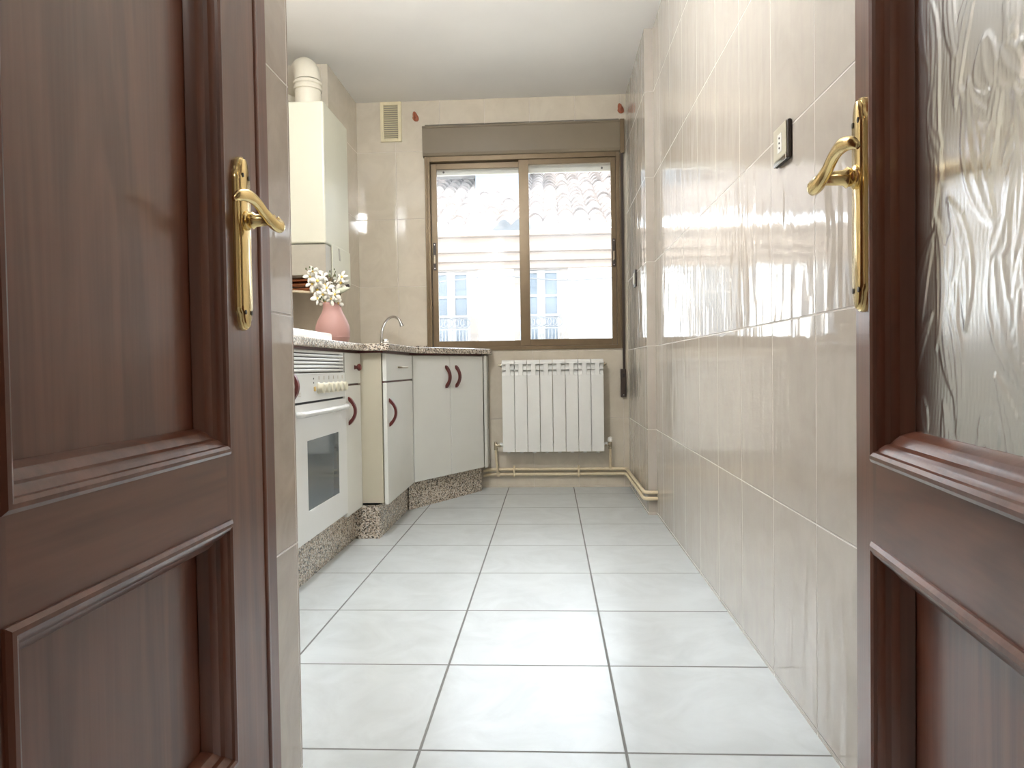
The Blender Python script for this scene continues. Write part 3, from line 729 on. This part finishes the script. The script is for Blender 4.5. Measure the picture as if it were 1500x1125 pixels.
spots = [(-0.088, 0.128, 0.024), (-0.062, 0.140, 0.026), (-0.038, 0.128, 0.026), (-0.076, 0.098, 0.028), (-0.048, 0.108, 0.028), (-0.058, 0.070, 0.030), (-0.022, 0.092, 0.028),
         (-0.010, 0.076, 0.026), (-0.030, 0.050, 0.027), (-0.052, 0.032, 0.025), (-0.024, 0.018, 0.026), (0.010, 0.030, 0.024), (0.026, 0.048, 0.024), (0.046, 0.100, 0.028), (0.052, 0.124, 0.024), (0.032, 0.012, 0.02), (-0.004, 0.050, 0.024), (-0.072, 0.150, 0.02)]
for dx, dz, s in spots:
    flower((vx+dx, vy-0.03+rnd.uniform(-0.015, 0.02), zt+dz), (rnd.uniform(-0.3, 0.8), -1, rnd.uniform(-0.3, 0.4)), s*1.34, orc)
for dx, dz, r in ((0.008, 0.128, 0.0065), (0.032, 0.128, 0.005), (0.010, 0.146, 0.0045), (0.030, 0.155, 0.0035), (-0.095, 0.160, 0.004), (-0.078, 0.166, 0.004), (-0.066, 0.160, 0.005), (-0.036, 0.028, 0.005), (-0.020, 0.022, 0.005), (-0.030, 0.036, 0.004)):
    obj('bud', MB().ball((vx+dx, vy-0.055, zt+dz), r, 8, (0.8, 0.8, 1.3)), M['bud'], orc, smooth='all')
for cx_, cz_, ax, az in ((0.052, 0.066, 0.040, 0.010), (0.020, 0.012, 0.015, 0.014)):
    rows = []
    for f, wf in ((0, 0.05), (0.25, 0.8), (0.55, 1.0), (0.8, 0.7), (1, 0.05)):
        c = Vector((vx+cx_-ax+2*ax*f, vy-0.03, zt+cz_-az+2*az*f))
        rows.append([c+Vector((0, 0, 0.014*wf)), c+Vector((0, -0.004, 0)), c-Vector((0, 0, 0.014*wf)), c+Vector((0, 0.002, 0))])
    obj('leaf', MB().face_loop(rows), M['leaf'], orc, smooth='all')

# ------------------------------------------------------------------ boiler and flue
BX, BY0, BY1 = -1.100, 3.505, 3.925
bo = thing('gas_boiler', (-1.28, 3.72, 1.22), 'white wall-hung gas boiler above the worktop with a grey lower section', 'boiler')
obj('casing', MB().box(XL, BX, BY0, BY1, 1.392, 2.092), M['boiler'], bo, bevel=0.010, seg=3)
obj('lower_casing', MB().box(XL, BX-0.004, BY0+0.006, BY1, 1.236, 1.388), M['boiler_grey'], bo, bevel=0.002)
cpn = obj('control_cover', MB().box(BX-0.004, BX+0.004, 3.600, BY1, 1.225, 1.405), M['boiler'], bo, bevel=0.004)
obj('cover_slot', MB().face_loop([[Vector((BX+0.004, y, z)), Vector((BX+0.0055, y, z))] + [Vector((BX+0.0055, y+0.022, z)), Vector((BX+0.004, y+0.022, z))] for y, z in ((3.715, 1.335), (3.70, 1.395))]), M['boiler_grey'], cpn)
obj('gauge', MB().lathe([(0.020, 0), (0.020, 0.012), (0.012, 0.018)], (BX-0.01, 3.87, 1.222), (0.4, 0, -0.9), 16), M['dark_plastic'], bo, smooth=True)
# pipework below the boiler
pw = thing('boiler_pipes', (-1.35, 3.7, 1.17), 'dark copper pipes and a cream hose under the gas boiler', 'pipes')
for i, (y, z, r) in enumerate(((3.60, 1.222, 0.011), (3.60, 1.199, 0.012), (3.61, 1.177, 0.010))):
    obj('copper_pipe', MB().tube([(XL+0.01, y, z+0.004), (-1.30, y, z), (-1.20, y, z+0.002), (-1.175, y+0.01, z+0.012), (-1.17, y+0.012, 1.236)], r, 12), M['copper'], pw, smooth=True)
obj('cream_hose', MB().tube(crom([(XL+0.01, 3.58, 1.150), (-1.36, 3.58, 1.145), (-1.315, 3.58, 1.152), (-1.300, 3.59, 1.165), (-1.22, 3.62, 1.163), (-1.16, 3.65, 1.172), (-1.13, 3.68, 1.236)], 5), 0.007, 10), M['cream_paint'], pw, smooth=True)

fl = thing('flue_pipe', (-1.235, 3.71, 2.09), 'cream enamelled flue pipe elbow rising from the boiler top into the wall', 'pipe')
fcx, fcy, fr = -1.240, 3.70, 0.066
obj('pipe_straight', MB().tube([(fcx, fcy, 2.090), (fcx, fcy, 2.262)], fr, 32), M['flue'], fl, smooth=True)
obj('collar', MB().lathe([(fr, 0), (fr+0.006, 0.004), (fr+0.006, 0.018), (fr+0.001, 0.022), (fr+0.001, 0.028), (fr+0.007, 0.032), (fr+0.007, 0.044), (fr, 0.048)], (fcx, fcy, 2.212), seg=32), M['flue'], fl, smooth=True)
hd_ = Vector((-0.55, 0.835, 0)); R_ = 0.082; pts = []
for k in range(13):
    a = pi/2*k/12; pts.append(Vector((fcx, fcy, 2.262)) + hd_*(R_*(1-cos(a))) + Vector((0, 0, R_*sin(a))))
endp = pts[-1]+hd_*((YCOL-pts[-1].y)/hd_.y - 0.002); pts.append(endp)
obj('pipe_elbow', MB().tube(pts, fr+0.001, 32), M['flue'], fl, smooth=True)
obj('wall_flange', MB().lathe([(0.095, 0), (0.095, 0.003), (0.072, 0.008)], (endp.x, YCOL, endp.z), (0, -1, 0), 32), M['flue'], fl, smooth=True)

# ------------------------------------------------------------------ socket and switch
so = thing('wall_socket', (XR, 1.655, 1.258), 'beige triple-hole wall socket with a dark edge on the right wall', 'socket')
sy0, sy1, sz0, sz1 = 1.607, 1.702, 1.213, 1.299
obj('socket_frame', MB().box(XR-0.010, XR, sy0, sy1, sz0, sz1), M['dark_plastic'], so, bevel=0.004)
sf = obj('socket_plate', MB().box(XR-0.0125, XR-0.0095, sy0+0.006, sy1-0.002, sz0+0.012, sz1-0.002), M['carcass'], so, bevel=0.002)
obj('lower_trim', MB().box(XR-0.013, XR-0.009, sy0+0.006, sy1-0.002, sz0, sz0+0.012), M['chrome'], so, bevel=0.003)
ins = obj('socket_insert', MB().box(XR-0.0135, XR-0.012, 1.640, 1.668, 1.237, 1.279), M['white_plastic'], so, bevel=0.001)
for z in (1.247, 1.258, 1.269):
    obj('pin_hole', MB().lathe([(0.0025, 0), (0.0025, 0.001)], (XR-0.0135, 1.654, z), (-1, 0, 0), 8), M['black'], ins)
sw = thing('wall_switch', (XN, 4.09, 1.26), 'small dark-edged switch on the right wall near the window', 'switch')
obj('switch_frame', MB().box(XN-0.010, XN, 4.045, 4.130, 1.205, 1.300), M['dark_plastic'], sw, bevel=0.003)
obj('rocker', MB().box(XN-0.014, XN-0.010, 4.060, 4.115, 1.222, 1.284), M['carcass'], sw, bevel=0.002)

# ------------------------------------------------------------------ doors
MOULD = [(-0.008, 0.0), (-0.008, 0.003), (-0.004, 0.006), (0.000, 0.0065), (0.004, 0.0045), (0.005, 0.001), (0.009, -0.001), (0.013, -0.005), (0.015, -0.010), (0.019, -0.012), (0.024, -0.016), (0.027, -0.022), (0.029, -0.029), (0.024, -0.034), (0.0, -0.034), (0.0, 0.0)]
def make_door(name, A, ang, side, stile, W, label, glassy):
    """A: free edge at the visible face, ang: lean of the leaf, side: +1 face looks to +X, -1 to -X"""
    dv = Vector((-sin(ang), -cos(ang), 0))          # towards the hinge
    n = Vector((cos(ang), -sin(ang), 0))*side
    A = Vector((A[0], A[1], 0))
    def T(p): return A + dv*p.x + n*p.y + Vector((0, 0, p.z))
    def T2(p): return A + dv*p.x + n*p.y + Vector((0, 0, p.z))
    root = sempty(name, tuple(A+dv*W), label)
    TH = 0.040; s0, s1 = stile, stile+0.385
    z = [0.008, 0.240, 0.556, 0.660, 1.900, 2.030]
    b = MB(); b.box(0, s0, -TH, 0, z[0], z[5], T); b.box(s1, W, -TH, 0, z[0], z[5], T)
    obj('stiles', b, M['wood'], root)
    b = MB()
    for a, c in ((0, 1), (2, 3), (4, 5)): b.box(s0, s1, -TH, 0, z[a], z[c], T)
    obj('rails', b, M['wood_rail'], root)
    if side > 0:    # rebated meeting edge with its bead
        b = MB()
        b.tube([T(Vector((-0.007, -0.004, z[0]))), T(Vector((-0.007, -0.004, z[5])))], 0.0072, 12)
        b.tube([T(Vector((-0.021, -0.007, z[0]))), T(Vector((-0.021, -0.007, z[5])))], 0.0055, 12)
        b.box(-0.029, 0, -0.026, -0.010, z[0], z[5], T)
        b.box(-0.060, -0.029, -0.026, -0.005, z[0], z[5], T)
        b.box(-0.029, 0, -TH, -0.026, z[0], z[5], T)
        obj('meeting_edge', b, M['wood'], root, smooth=True)
    for lo, hi, gl in ((1, 2, False), (3, 4, glassy)):
        m_ = obj('panel_moulding', MB().sweep_rect(s0, s1, z[lo], z[hi], MOULD, lambda p: T2(Vector((p.x, p.y, p.z)))), M['wood'], root, smooth=True)
        m_.data.set_sharp_from_angle(angle=radians(20))
        if not gl:
            b = MB(); b.box(s0+0.004, s1-0.004, -0.036, -0.030, z[lo]+0.004, z[hi]-0.004, T)
            obj('panel', b, M['wood'], root)
        else:
            # embossed leaf glass
            gr = random.Random(11); u0, u1, w0, w1 = s0+0.006, s1-0.006, z[lo]+0.006, z[hi]-0.006
            st_ = 0.0026; nu = int((u1-u0)/st_); nv = int((w1-w0)/st_)
            import numpy as np
            Uc = np.linspace(u0, u1, nu)[:, None]; Vc = np.linspace(w0, w1, nv)[None, :]
            Hh = np.zeros((nu, nv))
            for _ in range(150):
                cu, cv = gr.uniform(u0, u1), gr.uniform(w0, w1)
                kind = gr.random(); an = gr.gauss(0, 0.42)
                ln = gr.uniform(0.035, 0.085) if kind < 0.8 else gr.uniform(0.018, 0.026)
                wd_ = ln*gr.uniform(0.16, 0.30) if kind < 0.8 else ln*0.85
                du = (Uc-cu)*cos(an)+(Vc-cv)*sin(an); dvv = -(Uc-cu)*sin(an)+(Vc-cv)*cos(an)
                du = du + 0.25*dvv*dvv/ln*gr.choice((-1, 1))
                t_ = np.clip(dvv/ln, -1, 1); half = wd_*(1-t_*t_)**0.8
                inside = (np.abs(dvv) < ln) & (np.abs(du) < half)
                q = np.where(inside, np.abs(du)/np.maximum(half, 1e-5), 2)
                rim = np.exp(-((q-0.82)/0.16)**2)*0.00055 + np.exp(-(du/0.0022)**2)*0.0003
                dome = np.where(inside, 0.0005*(1-q*q), 0)
                Hh = np.where(inside, np.maximum(rim+dome, 0.15*Hh), Hh)
            fine = 0.00012*np.sin(Uc*900+3*np.sin(Vc*40))*np.sin(Vc*120+Uc*30)
            Hh = Hh+fine
            bmg = MB(); bm = bmg.bm
            vv = [[bm.verts.new(T(Vector((float(Uc[i, 0]), -0.030+float(Hh[i, j]), float(Vc[0, j]))))) for j in range(nv)] for i in range(nu)]
            for i in range(nu-1):
                for j in range(nv-1): bm.faces.new((vv[i][j], vv[i+1][j], vv[i+1][j+1], vv[i][j+1]))
            obj('glass_panel', bmg, M['obscure'], root, smooth='all', label='clear obscure glass embossed with leaves')
    # brass lever handle on a long plate
    pc = 0.060 if side > 0 else 0.036; zc = 0.940; hw = 0.0215; hh = 0.121
    def outline(f, g):
        pts = []
        for sgn in (1, -1):
            seq = [(hw, hh-0.034), (hw*0.98, hh-0.026), (hw*0.72, hh-0.021), (hw*0.70, hh-0.013), (hw*0.52, hh-0.007), (hw*0.34, hh-0.002), (0, hh)]
            if sgn == 1: pts += [(a, c) for a, c in seq] + [(-a, c) for a, c in seq[-2::-1]]
            else: pts += [(-a, -c) for a, c in seq] + [(a, -c) for a, c in seq[-2::-1]]
        return [(a*f, c-(hh*(1-g) if c > 0 else -hh*(1-g))) for a, c in pts]
    def ring(f, g, h): return [T(Vector((pc+a, h, zc+c))) for a, c in outline(f, g)]
    pb2 = MB().face_loop([ring(1, 1, 0), ring(1, 1, 0.004), ring(0.93, 0.992, 0.0065), ring(0.80, 0.978, 0.0065), ring(0.74, 0.972, 0.0095), ring(0.64, 0.962, 0.0105)])
    pb2.tube([T(Vector((pc+hw*0.82, 0.006, zc-hh+0.03))), T(Vector((pc+hw*0.82, 0.006, zc+hh-0.03)))], 0.0022, 8)
    pb2.tube([T(Vector((pc-hw*0.82, 0.006, zc-hh+0.03))), T(Vector((pc-hw*0.82, 0.006, zc+hh-0.03)))], 0.0022, 8)
    pbo = obj('handle_plate', pb2, M['brass'], root, smooth=True, label='long polished brass handle plate')
    for da, dz in ((-0.010, 0.093), (0.010, 0.093), (-0.010, -0.096), (0.010, -0.096)):
        c_ = T(Vector((pc+da, 0.0100, zc+dz)))
        obj('screw', MB().lathe([(0.0032, 0), (0.0032, 0.0012), (0.001, 0.0014)], c_, n, 10), M['dark_screw'], pbo)
    zn = 0.972
    prof = [(0.0135, 0.009), (0.0135, 0.013), (0.0105, 0.015), (0.0105, 0.018), (0.0120, 0.020), (0.0088, 0.024), (0.0078, 0.040), (0.0075, 0.050)]
    obj('neck', MB().lathe(prof, T(Vector((pc, 0, zn))), n, 20), M['brass'], pbo, smooth=True)
    lp = crom([T(Vector(q_)) for q_ in ((pc-0.018, 0.046, zn+0.007), (pc-0.020, 0.050, zn-0.001), (pc-0.010, 0.053, zn-0.007), (pc+0.006, 0.051, zn-0.006), (pc+0.026, 0.047, zn+0.004), (pc+0.048, 0.045, zn+0.014), (pc+0.070, 0.043, zn+0.017), (pc+0.090, 0.040, zn+0.013), (pc+0.098, 0.036, zn+0.007))], 6)
    rr = lerp_list([0.003, 0.006, 0.0075, 0.0070, 0.0058, 0.0058, 0.0066, 0.0055, 0.0025], len(lp))
    obj('lever', MB().tube(lp, rr, 14, flat=1.25), M['brass'], pbo, smooth='all', label='curved brass lever')
    return root
make_door('door_1', (-0.430, 1.042), 0.0, 1, 0.118, 0.80, 'mahogany panelled door leaf on the left with brass lever', False)
make_door('door_2', (0.363, 0.870), 0.115, -1, 0.070, 0.64, 'mahogany door leaf on the right with embossed glass panel', True)

# ------------------------------------------------------------------ added fill lights, out of view
LX, LY, LZ = -0.60, 2.05, 2.20
kl = thing('pendant_fill', (LX, LY, H), 'white globe pendant added as unseen fill light in the kitchen', 'lamp')  # added above the view to brighten the kitchen
obj('ceiling_rose', MB().lathe([(0.05, 0), (0.045, -0.02), (0.01, -0.03)], (LX, LY, H), seg=24), M['white_plastic'], kl, smooth=True)
obj('cord', MB().tube([(LX, LY, H-0.02), (LX, LY, LZ+0.08)], 0.003, 8), M['white_plastic'], kl, smooth=True)
obj('fill_globe', MB().ball((LX, LY, LZ), 0.085, 32), fill_material('kitchen_fill_glow', (0.95, 0.975, 1.0), KITCHEN_FILL), kl, smooth='all')
hl = thing('hall_fill', (-0.1, -1.1, H), 'round white ceiling fill light added unseen in the hall', 'lamp')  # added behind the camera to lift the door faces
obj('fill_base', MB().lathe([(0.17, -0.03), (0.18, 0)], (-0.1, -1.1, H), seg=32), M['white_plastic'], hl, smooth=True)
obj('fill_diffuser', MB().lathe([(0.16, -0.03), (0.16, -0.045), (0.13, -0.07), (0.06, -0.085), (0.001, -0.088)], (-0.1, -1.1, H), seg=32), fill_material('hall_fill_glow', (1.0, 0.95, 0.88), HALL_FILL), hl, smooth='all')

# ------------------------------------------------------------------ across the street
HY = 12.0
struct('ground', MB().box(-14, 14, YB+0.5, 40, -3.7, -3.5), M['asphalt'], 'street below the window')
ho = thing('opposite_house', (0, HY, -3.5), 'sunlit white house with a clay tile roof across the street', 'building')
EZ = 3.02
obj('wall', MB().box(-9, 8, HY, HY+0.4, -3.5, EZ-0.05), M['house_wall'], ho)
b = MB(); b.box(-9, 8, HY-0.10, HY, 2.40, 2.52); b.box(-9, 8, HY-0.18, HY, 2.52, 2.66); b.box(-9, 8, HY-0.26, HY, 2.66, 2.90); b.box(-9, 8, HY-0.38, HY, 2.90, 2.98)
obj('cornice', b, M['cornice'], ho, bevel=0.01)
# corrugated barrel tiles with stepped courses
pitch, course, slope = 0.255, 0.36, 0.42
b = MB(); bm = b.bm; rj = random.Random(3)
x0r, x1r = -8.5, 7.5; nC = int((x1r-x0r)/pitch); K = 8; nR = 15
cols = [[rj.uniform(-0.035, 0.035) for _ in range(nR+2)] for _ in range(nC+1)]
prev = None
for r in range(nR):
    y0 = HY-0.45+r*course; y1 = y0+course
    for e, (yy, dz) in enumerate(((y0, 0.045), (y1, 0.0))):
        row = []
        for i in range(nC*K+1):
            ci, k = divmod(i, K); x = x0r+i*pitch/K; ph = k/K
            hgt = 0.10*abs(sin(pi*ph))**0.8
            j = cols[min(ci, nC)][r]
            row.append(bm.verts.new((x+j*0.5*sin(pi*ph), yy+(j if e == 0 else 0)*sin(pi*ph), EZ+slope*(yy-HY+0.45)+hgt+dz+j*0.3*sin(pi*ph))))
        if prev is not None:
            for i in range(len(row)-1): bm.faces.new((prev[i], prev[i+1], row[i+1], row[i]))
        prev = row
me_roof = obj('roof', b, M['roof'], ho)
sm = me_roof.modifiers.new('thick', 'SOLIDIFY'); sm.thickness = 0.02
# dormer rising out of the roof
dm = obj('dormer', MB().box(-1.45, -0.40, HY+2.4, HY+5.6, EZ+0.9, EZ+2.35), M['slate'], ho, bevel=0.02)
obj('dormer_roof', MB().box(-2.4, -0.25, HY+2.0, HY+5.8, EZ+2.2, EZ+2.42), M['roof'], dm)
b = MB(); b.box(-3.2, -1.5, HY+2.6, HY+3.2, EZ+1.75, EZ+1.95)
obj('ridge_wall', b, M['house_wall'], ho)
def house_window(cx, w_, z0, z1):
    b = MB(); e = 0.14
    b.box(cx-w_/2-e, cx-w_/2, HY-0.05, HY, z0, z1+e); b.box(cx+w_/2, cx+w_/2+e, HY-0.05, HY, z0, z1+e); b.box(cx-w_/2, cx+w_/2, HY-0.05, HY, z1, z1+e)
    wo = obj('window', b, M['surround'], ho)
    obj('pane', MB().box(cx-w_/2, cx+w_/2, HY-0.012, HY-0.004, z0, z1), M['pane_dark'], wo)
    b = MB(); f = 0.045
    for s_ in (-1, 1):
        xa, xb = (cx-w_/2, cx-0.02) if s_ < 0 else (cx+0.02, cx+w_/2)
        b.box(xa, xa+f, HY-0.03, HY-0.012, z0, z1); b.box(xb-f, xb, HY-0.03, HY-0.012, z0, z1)
        for zz in (z0, z0+(z1-z0)*0.52, z0+(z1-z0)*0.80-0.12, z1-f): b.box(xa+f, xb-f, HY-0.03, HY-0.012, zz, zz+f*0.8)
    b.box(cx-0.02, cx+0.02, HY-0.035, HY-0.012, z0, z1)
    obj('window_timber', b, M['timber_white'], wo)
    b = MB(); yb = HY-0.35
    b.box(cx-w_/2-0.05, cx+w_/2+0.05, yb, HY, z0-0.12, z0-0.02)
    b.box(cx-w_/2-0.04, cx+w_/2+0.04, yb-0.015, yb+0.015, z0+0.60, z0+0.625)
    b.box(cx-w_/2-0.04, cx+w_/2+0.04, yb-0.015, yb+0.015, z0+0.80, z0+0.83)
    nb = 13
    for i in range(nb):
        x = cx-w_/2-0.03+(w_+0.06)*i/(nb-1); b.box(x-0.008, x+0.008, yb-0.008, yb+0.008, z0-0.02, z0+0.61)
    for i in range(7):
        x = cx-w_/2+w_*(i+0.5)/7
        b.bm.faces.ensure_lookup_table()
        ring_ = [Vector((x+0.075*cos(a), yb, z0+0.715+0.075*sin(a))) for a in [2*pi*k/12 for k in range(13)]]
        b.tube(ring_, 0.012, 6, cap=False)
    obj('balcony_rail', b, M['iron'], wo)
house_window(-1.64, 0.62, 0.78, 2.37)
house_window(-0.13, 0.62, 0.78, 2.37)
house_window(-3.6, 0.62, 0.78, 2.37)
house_window(2.4, 0.62, 0.78, 2.37)
cb = []
for i in range(40):
    x = -8+15*i/39; cb.append((x, HY-0.16, 2.30-0.12*abs(sin((x+0.9)*1.15))))
tag(obj('facade_cable', MB().tube(cb, 0.012, 6), M['iron'], None, smooth=True), 'thin cable sagging under the cornice of the opposite house', 'cable')
